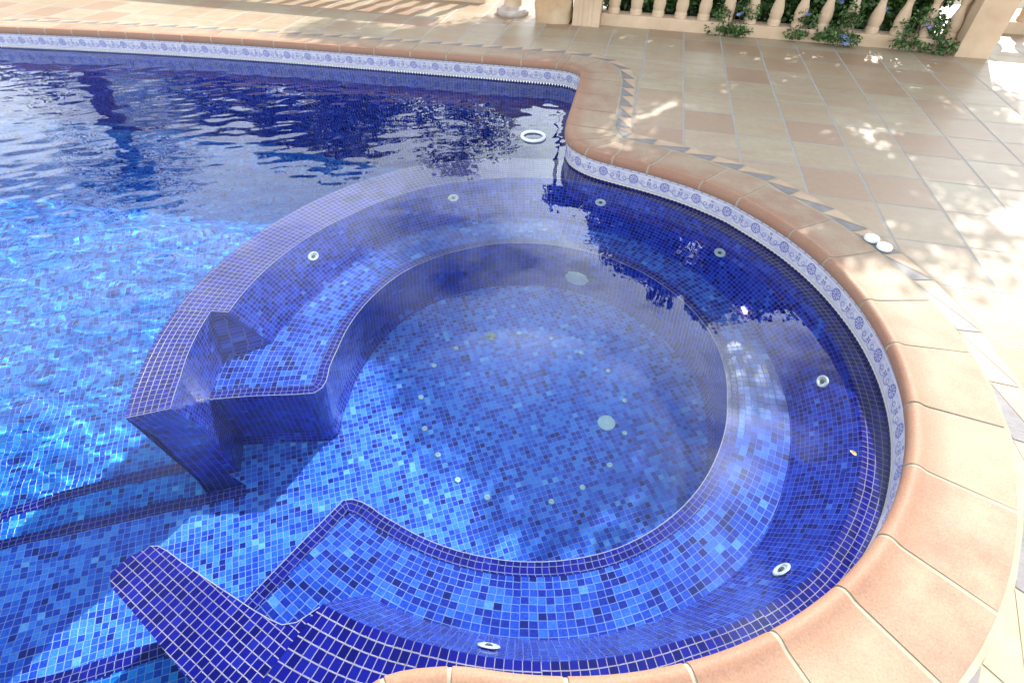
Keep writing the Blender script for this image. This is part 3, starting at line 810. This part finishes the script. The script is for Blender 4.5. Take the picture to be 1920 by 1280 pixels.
# underwater lamp on the riser of the far bench
la = MB(); la.lathe([(.075, 0), (.073, .012), (.060, .018), (.0, .021)], 8)
o = la.build('underwater_lamp', plain('pale_lens', (.50, .62, .60), .3), tub, smooth=False)
a = 84.0; nv = Vector((-math.cos(R(a)), -math.sin(R(a)), 0))
o.matrix_local = Matrix.Translation((.915*math.cos(R(a)), .915*math.sin(R(a)), .24)) @ nv.to_track_quat('Z', 'Y').to_matrix().to_4x4()

# ------------------------------------------------------------------ water
def ripple(X, Y):
    rs = np.random.RandomState(3)
    h = np.zeros_like(X)
    calm = np.hypot(X-C0[0], Y-C0[1])
    wall_side = (calm < 1.66) | (X > -.45)
    d = np.clip((calm-1.55)/.35, 0, 1)
    far_ = np.clip((Y-1.6)/2.5, 0, 1); left = np.clip((-X-1.0)/1.6, 0, 1)
    amp = np.where(X > -.46, 0, d)*(.35+.65*np.maximum(far_*.55, left*.9))
    amp = amp + .12
    amp *= 1-.55*np.clip((Y-4.1)/.6, 0, 1)
    # light breeze marks on the far side of the tub
    amp += .10*np.exp(-((X-.35)**2/.35+(Y-2.55)**2/.16))
    amp += .06*np.exp(-((X+.2)**2/.6+(Y-2.9)**2/.2))
    for i in range(90):
        lam = .058*(4.6**rs.rand())
        th = rs.normal(1.85, .45) if lam < .2 else rs.normal(1.85, .7)
        k = 2*PI/lam
        a_ = lam/(2*PI)*.0042*rs.uniform(.5, 1.3)
        h += a_*np.sin(k*(X*math.cos(th)+Y*math.sin(th)) + rs.rand()*2*PI + .6*np.sin(X*1.7+rs.rand()*6)+.6*np.sin(Y*2.1+rs.rand()*6))
    return h*amp
from mathutils import kdtree
def inside(poly, X, Y):
    c = np.zeros(X.shape, bool)
    n = len(poly)
    for i in range(n):
        x0, y0 = poly[i]; x1, y1 = poly[(i+1) % n]
        if abs(y1-y0) < 1e-12: continue
        cnd = ((y0 > Y) != (y1 > Y)) & (X < (x1-x0)*(Y-y0)/(y1-y0)+x0)
        c ^= cnd
    return c
st = .018
xs = np.concatenate([np.arange(-9.2, -5.2, .05), np.arange(-5.2, 1.25, st)])
ys = np.arange(-1.45, 4.95, st)
X, Y = np.meshgrid(xs, ys)
Z = WZ + ripple(X, Y)
nx, ny = len(xs), len(ys)
V = np.stack([X.ravel(), Y.ravel(), Z.ravel()], 1)
ii = (np.arange(ny-1)[:, None]*nx + np.arange(nx-1)[None]).ravel()
cxm, cym = (X[:-1, :-1]+st/2).ravel(), (Y[:-1, :-1]+st/2).ravel()
keep = inside(offset(resample(WALL, .1), .04), cxm, cym)
ii = ii[keep]
F = np.stack([ii, ii+1, ii+1+nx, ii+nx], 1)
used, inv = np.unique(F, return_inverse=True)
F = inv.reshape(F.shape); V = V[used]
me = bpy.data.meshes.new('water')
me.vertices.add(len(V)); me.vertices.foreach_set('co', V.ravel())
me.loops.add(F.size); me.loops.foreach_set('vertex_index', F.ravel())
me.polygons.add(len(F)); me.polygons.foreach_set('loop_start', np.arange(0, F.size, 4)); me.polygons.foreach_set('loop_total', np.full(len(F), 4))
me.update(calc_edges=True); me.validate()
me.shade_smooth(); me.materials.append(M['water'])
wo_ = bpy.data.objects.new('water', me); col.objects.link(wo_); tag(wo_, kind='structure')
wo_.cycles.is_caustics_caster = True
for o in list(bpy.data.objects):
    if o.type == 'MESH' and (o.parent in (pool, tub) or (o.parent and o.parent.parent is tub)) and o.name.split('.')[0] not in ('coping', 'mortar'):
        o.cycles.is_caustics_receiver = True

# ------------------------------------------------------------------ small things
def ring_at():
    t_ = MB(); torus(t_, 0, .082, .014, 40, 12, squash=.8)
    o = t_.build('floating_ring', M['white_plastic'], smooth=True); o.location = (-.688, 3.75, WZ+.004); return o
tag(ring_at(), 'white plastic ring floating near the far corner of the hot tub wall', 'ring')
for i, (x, y, lab) in enumerate(((1.248, 2.603, 'white round cap with a dimple, farther of two touching caps beside the sunlit coping'), (1.290, 2.538, 'smooth white round cap, nearer of two touching caps beside the sunlit coping'))):
    c_ = MB()
    c_.lathe([(.030, .0), (.035, .003), (.035, .014), (.031, .019), (.012, .020), (.008, .016 if i == 0 else .0205), (0, .016 if i == 0 else .021)], 28)
    o = c_.build('plastic_cap', M['white_plastic'], smooth=True); o.location = (x, y, .001)
    tag(o, lab, 'cap', 'white caps on the deck')
lf = MB()
lp = [(0, -.022), (.011, -.012), (.014, .0), (.009, .013), (0, .024), (-.010, .012), (-.013, 0), (-.010, -.012)]
for i in range(8):
    a, b = lp[i], lp[(i+1) % 8]
    lf.face([(0, 0, .002), (*a, .006+abs(a[0])*.3), (*b, .006+abs(b[0])*.3)])
o = lf.build('fallen_leaf', M['yellow']); o.scale = (.62, .62, .62); o.location = (.985, 1.372, WZ+.001); o.rotation_euler = (0, 0, .7)
tag(o, 'small yellow leaf floating by the right wall of the hot tub', 'leaf')
db = MB()
for i in range(6):
    a = rnd.random()*6; r_ = rnd.uniform(.01, .03)
    x, y = rnd.uniform(-.035, .035), rnd.uniform(-.02, .02)
    db.face([(x+r_*math.cos(a+k*1.26)*(1 if k % 2 else .7), y+r_*math.sin(a+k*1.26)*.6, .004+.001*i) for k in range(5)])
o = db.build('sunken_leaf', M['debris']); o.location = (-.60, 2.187, ZP)
tag(o, 'pale withered leaf lying on the hot tub floor near the far bench', 'leaf')

# ------------------------------------------------------------------ balustrades
BAL = [(.060, .0), (.060, .035), (.052, .05), (.058, .075), (.060, .11), (.052, .16), (.040, .20), (.031, .235), (.029, .26), (.036, .285), (.050, .325), (.056, .37), (.054, .42), (.044, .47), (.034, .50), (.032, .515), (.045, .53), (.055, .545), (.055, .58)]
def balustrade(x0, x1, y, label, first=.12, spacing=.22, yaw=0):
    t_ = empty('balustrade', (x0, y, 0), yaw)
    tag(t_, label, 'balustrade')
    Lx = x1-x0
    b_ = MB(); b_.box(0, Lx, 0, .17, -.01, .10); b_.build('plinth', M['stucco'], t_, bevel=.004)
    r_ = MB(); r_.box(0, Lx, -.01, .18, .68, .72); r_.box(0, Lx, -.03, .20, .721, .80); r_.build('handrail', M['stucco'], t_, bevel=.008)
    m_ = MB(); m_.lathe(BAL, 20)
    p0 = None
    x = first
    while x < Lx-.05:
        if p0 is None: o = m_.build('baluster', M['stucco'], t_, smooth=True); p0 = o
        else: o = p0.copy(); col.objects.link(o); o.parent = t_
        o.location = (x, .085, .1001); x += spacing
    return t_
balustrade(-.50, 2.75, 6.19, 'peach balustrade with bottle balusters standing behind the patio, blue-flowered shrub growing through it', .115)
balustrade(3.15, 7.2, 7.13, 'peach balustrade set farther back, to the right of the square corner pillar', .10)
balustrade(-7.6, -1.85, 6.70, 'long balustrade at the far left whose striped shadow falls on the patio', .12)
def pillar(name, x0, x1, y0, y1, h, label, grooves=True):
    t_ = empty(name, ((x0+x1)/2, (y0+y1)/2, 0)); tag(t_, label, 'pillar')
    wx, wy = (x1-x0)/2, (y1-y0)/2
    b_ = MB(); b_.box(-wx, wx, -wy, wy, -.01, h); b_.build('shaft', M['stucco'], t_, bevel=.006)
    c_ = MB(); c_.box(-wx-.03, wx+.03, -wy-.03, wy+.03, h+.0005, h+.07); c_.build('cap', M['stucco'], t_, bevel=.008)
    if grooves:
        g_ = MB()
        for xx in (-wx*.55, wx*.15):
            g_.box(xx, xx+.035, -wy-.007, -wy-.0005, .0, h-.05)
        g_.build('moulding', M['stucco'], t_, bevel=.002)
    return t_
pillar('corner_pillar', 2.752, 3.03, 6.10, 6.40, .86, 'thick square peach pillar closing the right end of the balustrade', False)
pillar('end_pillar', -.775, -.502, 6.09, 6.35, .80, 'narrow peach pillar with vertical moulding at the left end of the flowered balustrade')
# rough rock beside it
def rock():
    b_ = MB(); rs = random.Random(5); n_, k_ = 26, 12
    rings = []
    for j in range(k_+1):
        z = -.01+.46*j/k_; ring = []
        for i in range(n_):
            a = 2*PI*i/n_
            ca, sa = math.cos(a), math.sin(a)
            sq = 1/max(abs(ca), abs(sa))**.75
            r_ = (1-.10*(j/k_)**2)*sq*(1+.06*math.sin(3*a+j*.7)+.04*math.sin(7*a-j*1.3)+rs.uniform(-.03, .03))
            ring.append((.185*r_*ca, .13*r_*sa, z+rs.uniform(-.008, .008)*(0 < j < k_)))
        rings.append(ring)
    for a, b in zip(rings[:-1], rings[1:]):
        for i in range(n_): b_.face([a[i], a[(i+1) % n_], b[(i+1) % n_], b[i]])
    b_.face(rings[-1])
    o = b_.build('rough_stone', M['stone'], smooth=True, merge=True); o.location = (-.985, 6.22, 0); return o
tag(rock(), 'rough ochre boulder post standing between the round pedestal and the narrow pillar', 'stone')
ped = tag(empty('garden_pedestal', (-1.45, 6.36, 0)), 'weathered pale pedestal with a round foot carrying a wide basin, left of the rough stone', 'pedestal')
p_ = MB(); p_.lathe([(.165, -.01), (.175, .015), (.175, .035), (.16, .055), (.12, .065), (.10, .075)], 32); p_.build('foot', M['marble'], ped, smooth=True)
p_ = MB(); p_.lathe([(.098, .0752), (.088, .12), (.078, .30), (.080, .42), (.10, .46), (.085, .48)], 28); p_.build('shaft', M['stucco'], ped, smooth=True)
p_ = MB(); p_.lathe([(.085, .4802), (.12, .50), (.22, .56), (.26, .60), (.262, .625), (.24, .63), (.17, .70), (.09, .745), (.04, .76), (.035, .80), (.045, .82), (.03, .85), (0, .88)], 32); p_.build('basin', M['marble'], ped, smooth=True)

# ------------------------------------------------------------------ plants
def leafcloud(mbx, centres, n, size, rs, droop=.3):
    for _ in range(n):
        cx, cy, cz, rx, ry, rz = centres[rs.randrange(len(centres))]
        while True:
            a, b, c_ = rs.uniform(-1, 1), rs.uniform(-1, 1), rs.uniform(-1, 1)
            d_ = a*a+b*b+c_*c_
            if d_ < 1 and (d_ > .25 or rs.random() < .35): break
        p = Vector((cx+a*rx, cy+b*ry, cz+c_*rz))
        s_ = size*rs.uniform(.6, 1.3)
        d1 = Vector((rs.gauss(0, 1), rs.gauss(0, 1), rs.gauss(-droop, .7))).normalized()
        d2 = d1.cross(Vector((rs.gauss(0, 1), rs.gauss(0, 1), rs.gauss(0, 1)))).normalized()
        w_ = s_*.27
        mbx.face([p, p+d1*s_*.45+d2*w_, p+d1*s_, p+d1*s_*.45-d2*w_], [(0, 0)]*4, rs.random())
def flower(parent, x, y, z, rs, proto=[None]):
    if proto[0] is None:
        f_ = MB()
        for c_ in range(7):
            ox, oy, oz = rs.uniform(-.02, .02), rs.uniform(-.02, .02), rs.uniform(-.012, .012)
            tilt = Matrix.Rotation(rs.uniform(-.8, .8), 3, 'X') @ Matrix.Rotation(rs.uniform(-.8, .8), 3, 'Y')
            for k in range(5):
                a = k*2*PI/5
                pts = [(0, 0, 0), (.009*math.cos(a-.45), .009*math.sin(a-.45), .002), (.015*math.cos(a-.2), .015*math.sin(a-.2), .001), (.015*math.cos(a+.2), .015*math.sin(a+.2), .001), (.009*math.cos(a+.45), .009*math.sin(a+.45), .002)]
                f_.face([tuple(tilt @ Vector(q) + Vector((ox, oy, oz))) for q in pts])
        o = f_.build('flower_cluster', M['flower'], parent); proto[0] = o
    else:
        o = proto[0].copy(); col.objects.link(o); o.parent = parent
    o.location = (x, y, z); o.rotation_euler = (rs.uniform(-1.2, .2), rs.uniform(-.5, .5), rs.uniform(0, 6)); o.scale = [rs.uniform(.9, 1.4)]*3
bedm = MB(); bedm.box(-.495, 2.745, 6.365, 8.2, -.01, .03, 'b')
tag(bedm.build('planting_bed', plain('dark_soil', (.035, .028, .018), .95, (.015, .02, .01), 6, .01)), kind='structure')
rs = random.Random(11)
hd = tag(empty('plumbago_hedge', (1.1, 6.85, 0)), 'dense green shrub with pale blue flowers filling the gaps behind the balustrade', 'shrub')
e = MB()
cs = [(-1.55+i*.178+rs.uniform(-.05, .05), rs.uniform(-.18, .22), rs.uniform(.1, .60), .2, .22, .22) for i in range(18)] + [(-1.5+i*.18, .15+rs.uniform(-.1, .1), rs.uniform(.1, .9), .2, .25, .25) for i in range(18)]
cs += [(1.35+.05*i, rs.uniform(-.3, .5), rs.uniform(.1, .8), .15, .2, .2) for i in range(6)]
cs += [(-1.5+i*.178, rs.uniform(-.35, .0), rs.uniform(.05, .3), .2, .18, .18) for i in range(18)] + [(-1.5+i*.178, rs.uniform(.0, .7), rs.uniform(.1, .7), .2, .3, .25) for i in range(18)]
leafcloud(e, cs, 36000, .06, rs)
e.build('foliage', M['leaf'], hd)
e = MB()
for i in range(14):
    x = -1.5+i*.24
    e.tube([(x, .1, -.01), (x+rs.uniform(-.1, .1), rs.uniform(-.1, .2), .3), (x+rs.uniform(-.2, .2), rs.uniform(-.2, .2), .7)], [.012, .009, .004], 6)
e.build('stem', M['bark'], hd)['kind'] = 'stuff'
for x, y, z in ((.36, -.42, .22), (.62, -.42, .30), (1.02, -.42, .26), (-.2, -.4, .2), (1.35, -.38, .4)): flower(hd, x, y, z, rs)
# sprays trailing over the plinth
sprays = [(.80, 6.20, .34, .085, 'plumbago spray trailing over the plinth, leftmost, with one pale flower above it', 1),
          (1.42, 6.20, .16, .07, 'smallest plumbago spray, hanging over the plinth between two larger ones', 1),
          (1.76, 6.16, .24, .10, 'plumbago spray over the plinth with blue flowers touching the tiles', 4),
          (2.43, 6.16, .36, .10, 'plumbago spray trailing over the plinth, nearest to the corner pillar', 1)]
for i, (x, y, wx, hz, lab, nf) in enumerate(sprays):
    s_ = tag(empty('plumbago_spray', (x, y, 0)), lab, 'plant', 'flowering sprays over the balustrade plinth')
    e = MB()
    cs = [(rs.uniform(-wx, wx)*.7, -.03+rs.uniform(-.05, .05), .04+rs.uniform(0, .05), .10, .07, .05) for _ in range(6)] + [(rs.uniform(-wx, wx)*.5, .03, .14+rs.uniform(0, .15), .08, .08, .07) for _ in range(5)]
    leafcloud(e, cs, 1000 if i != 1 else 420, .034, rs)
    e.build('foliage', M['leaf'], s_)
    e = MB()
    for k in range(6):
        xx = rs.uniform(-wx, wx)*.6
        e.tube([(0, .20, .25), (xx*.5, .05, .16), (xx, -.06, .03)], [.004, .003, .0015], 5)
    e.build('stem', M['bark'], s_)
    for k in range(nf):
        flower(s_, rs.uniform(-.06, .06) + (0 if i == 2 else .04), -.08 if i == 2 else -.02, rs.uniform(.03, .09) if i == 2 else rs.uniform(.14, .24), rs)

def tree(name, loc, label, cat, trunkpts, trad, centres, n, size, mat='darkleaf', limbs=6, group=None, seed=1, sprigs=None):
    rs = random.Random(seed)
    t_ = tag(empty(name, loc), label, cat, group)
    e = MB(); e.tube(trunkpts, trad, 10)
    tip = Vector(trunkpts[-1])
    for k in range(limbs):
        c_ = centres[k*len(centres)//limbs]; q = Vector(c_[:3])
        md = tip.lerp(q, .5)+Vector((rs.uniform(-.1, .1), rs.uniform(-.1, .1), .1))
        e.tube([tuple(tip), tuple(md), tuple(q)], [trad[-1]*.8, trad[-1]*.5, trad[-1]*.15], 6)
    e.build('trunk', M['bark'], t_, smooth=True)
    f_ = MB(); leafcloud(f_, centres, n, size, rs)
    if sprigs: leafcloud(f_, sprigs[0], sprigs[1], size*.9, rs)
    f_.build('crown', M[mat], t_)
    return t_
# shade tree over the patio: trunk behind the hedge, crown spreading forward
rs2 = random.Random(21)
def clumps(poly, z0, z1, n, r_, rz):
    """clump centres inside a plan polygon"""
    xs_ = [p[0] for p in poly]; ys_ = [p[1] for p in poly]; o = []
    while len(o) < n:
        x, y = rs2.uniform(min(xs_), max(xs_)), rs2.uniform(min(ys_), max(ys_))
        if inside(poly, np.array([x]), np.array([y]))[0]:
            q = r_*rs2.uniform(.6, 1.2)
            o.append((x, y, rs2.uniform(z0, z1), q, q, rz*rs2.uniform(.7, 1.2)))
    return o
crown = [(1.2, 6.85), (2.1, 6.65), (2.75, 7.1), (3.3, 7.6), (3.75, 8.2), (4.1, 9.6), (2.5, 10.2), (.2, 10.0), (-1.0, 9.6), (-.7, 8.6), (.1, 7.7), (.8, 7.05)]
tx, ty = 1.6, 8.9
cc = clumps(crown, 2.85, 3.6, 150, .40, .24) 
spr = [(x-tx, y-ty, z, a, b, .12) for x, y, z, a, b in [(.75, 5.8, 2.6, .22, .22), (1.35, 5.55, 2.6, .26, .30), (1.95, 5.85, 2.65, .24, .24), (1.75, 6.35, 2.75, .3, .25), (1.2, 6.1, 2.7, .3, .22), (.55, 6.35, 2.75, .22, .25), (.15, 6.9, 2.8, .2, .28), (-.1, 7.35, 2.85, .18, .3), (2.25, 6.2, 2.7, .2, .2)]]
cc = [(x-tx, y-ty, z, a, b, c_) for x, y, z, a, b, c_ in cc]
tree('shade_tree', (tx, ty, 0), 'broad leafy tree behind the balustrade that throws dappled shade over the patio', 'tree',
     [(0, 0, -.05), (.05, 0, .8), (-.05, -.05, 1.6), (0, 0, 2.4)], [.13, .11, .09, .08], cc, 62000, .085, 'darkleaf', 9, seed=3, sprigs=(spr, 1700))
# slim pole-like tree
tree('slender_tree', (-1.45, 10.6, 0), 'slender bare-stemmed tree rising beyond the pedestal', 'tree',
     [(0, 0, -.05), (.02, 0, 1.5), (0, 0, 3.0), (.05, -.1, 4.2)], [.05, .045, .04, .035], [(.05+.2*k, -.3*k, 4.1-.2*k, .3, .3, .2) for k in range(4)], 1500, .09, 'darkleaf', 4, seed=5)
# palm at the far left
def palm():
    rs = random.Random(8)
    t_ = tag(empty('palm_tree', (-9.3, 7.9, 0)), 'palm with a thick dark trunk beyond the far left end of the pool', 'palm')
    e = MB(); e.tube([(0, 0, -.05), (.05, 0, 1.2), (.12, -.05, 2.6), (.15, -.1, 3.4)], [.26, .19, .17, .2], 12); e.build('trunk', M['bark'], t_, smooth=True)
    f_ = MB()
    for k in range(34):
        a = rs.uniform(0, 2*PI); el = rs.uniform(-.2, 1.2); ln = rs.uniform(1.3, 1.9)
        prev = Vector((.15, -.1, 3.4)); d_ = Vector((math.cos(a)*math.cos(el), math.sin(a)*math.cos(el), math.sin(el)))
        for s_ in range(14):
            d_ = (d_+Vector((0, 0, -.13))).normalized(); nx_ = prev+d_*(ln/14)
            side = d_.cross(Vector((0, 0, 1))).normalized()
            w_ = .32*math.sin(PI*(s_+1.5)/16)
            for sg in (-1, 1):
                b_ = prev; tip_ = prev+side*sg*w_+d_*.18+Vector((0, 0, -.08))
                f_.face([b_, b_+d_*.04, tip_, tip_-d_*.01], [(0, 0)]*4, rs.random())
            prev = nx_
    f_.build('crown', M['darkleaf'], t_)
palm()
def bigtree(loc, h, w_, n, label, seed, cat='tree', size=.16, low=.1):
    rs = random.Random(seed); cs = []
    for k in range(46):
        z = h*rs.uniform(low+.08, .92); q = w_*(1-.45*(z/h)**1.5)
        a = rs.uniform(0, 2*PI); r_ = q*math.sqrt(rs.random())
        cs.append((r_*math.cos(a), r_*math.sin(a), z, w_*.30, w_*.30, w_*.22))
    tree('garden_tree', loc, label, cat, [(0, 0, -.05), (0, .1, h*.3), (.1, 0, h*.6)], [w_*.12, w_*.09, w_*.06], cs, n, size, 'darkleaf', 7, seed=seed, group='trees beyond the pool')
bigtree((-10.6, 13.4, 0), 4.6, 2.1, 9000, 'dark rounded tree beyond the far left of the pool, right beside the palm', 31, low=-.05)
bigtree((-7.7, 12.6, 0), 5.2, 2.5, 16000, 'dark dense tree beyond the middle of the pool, the widest of the row', 32, low=-.05)
bigtree((-4.4, 13.4, 0), 5.6, 1.7, 4200, 'loose airy tree with gaps of sky in its crown, nearest to the pedestal', 33)
bigtree((-14.5, 11.5, 0), 3.4, 2.0, 5000, 'dark tree at the far left edge, beyond the palm', 34, low=-.05)
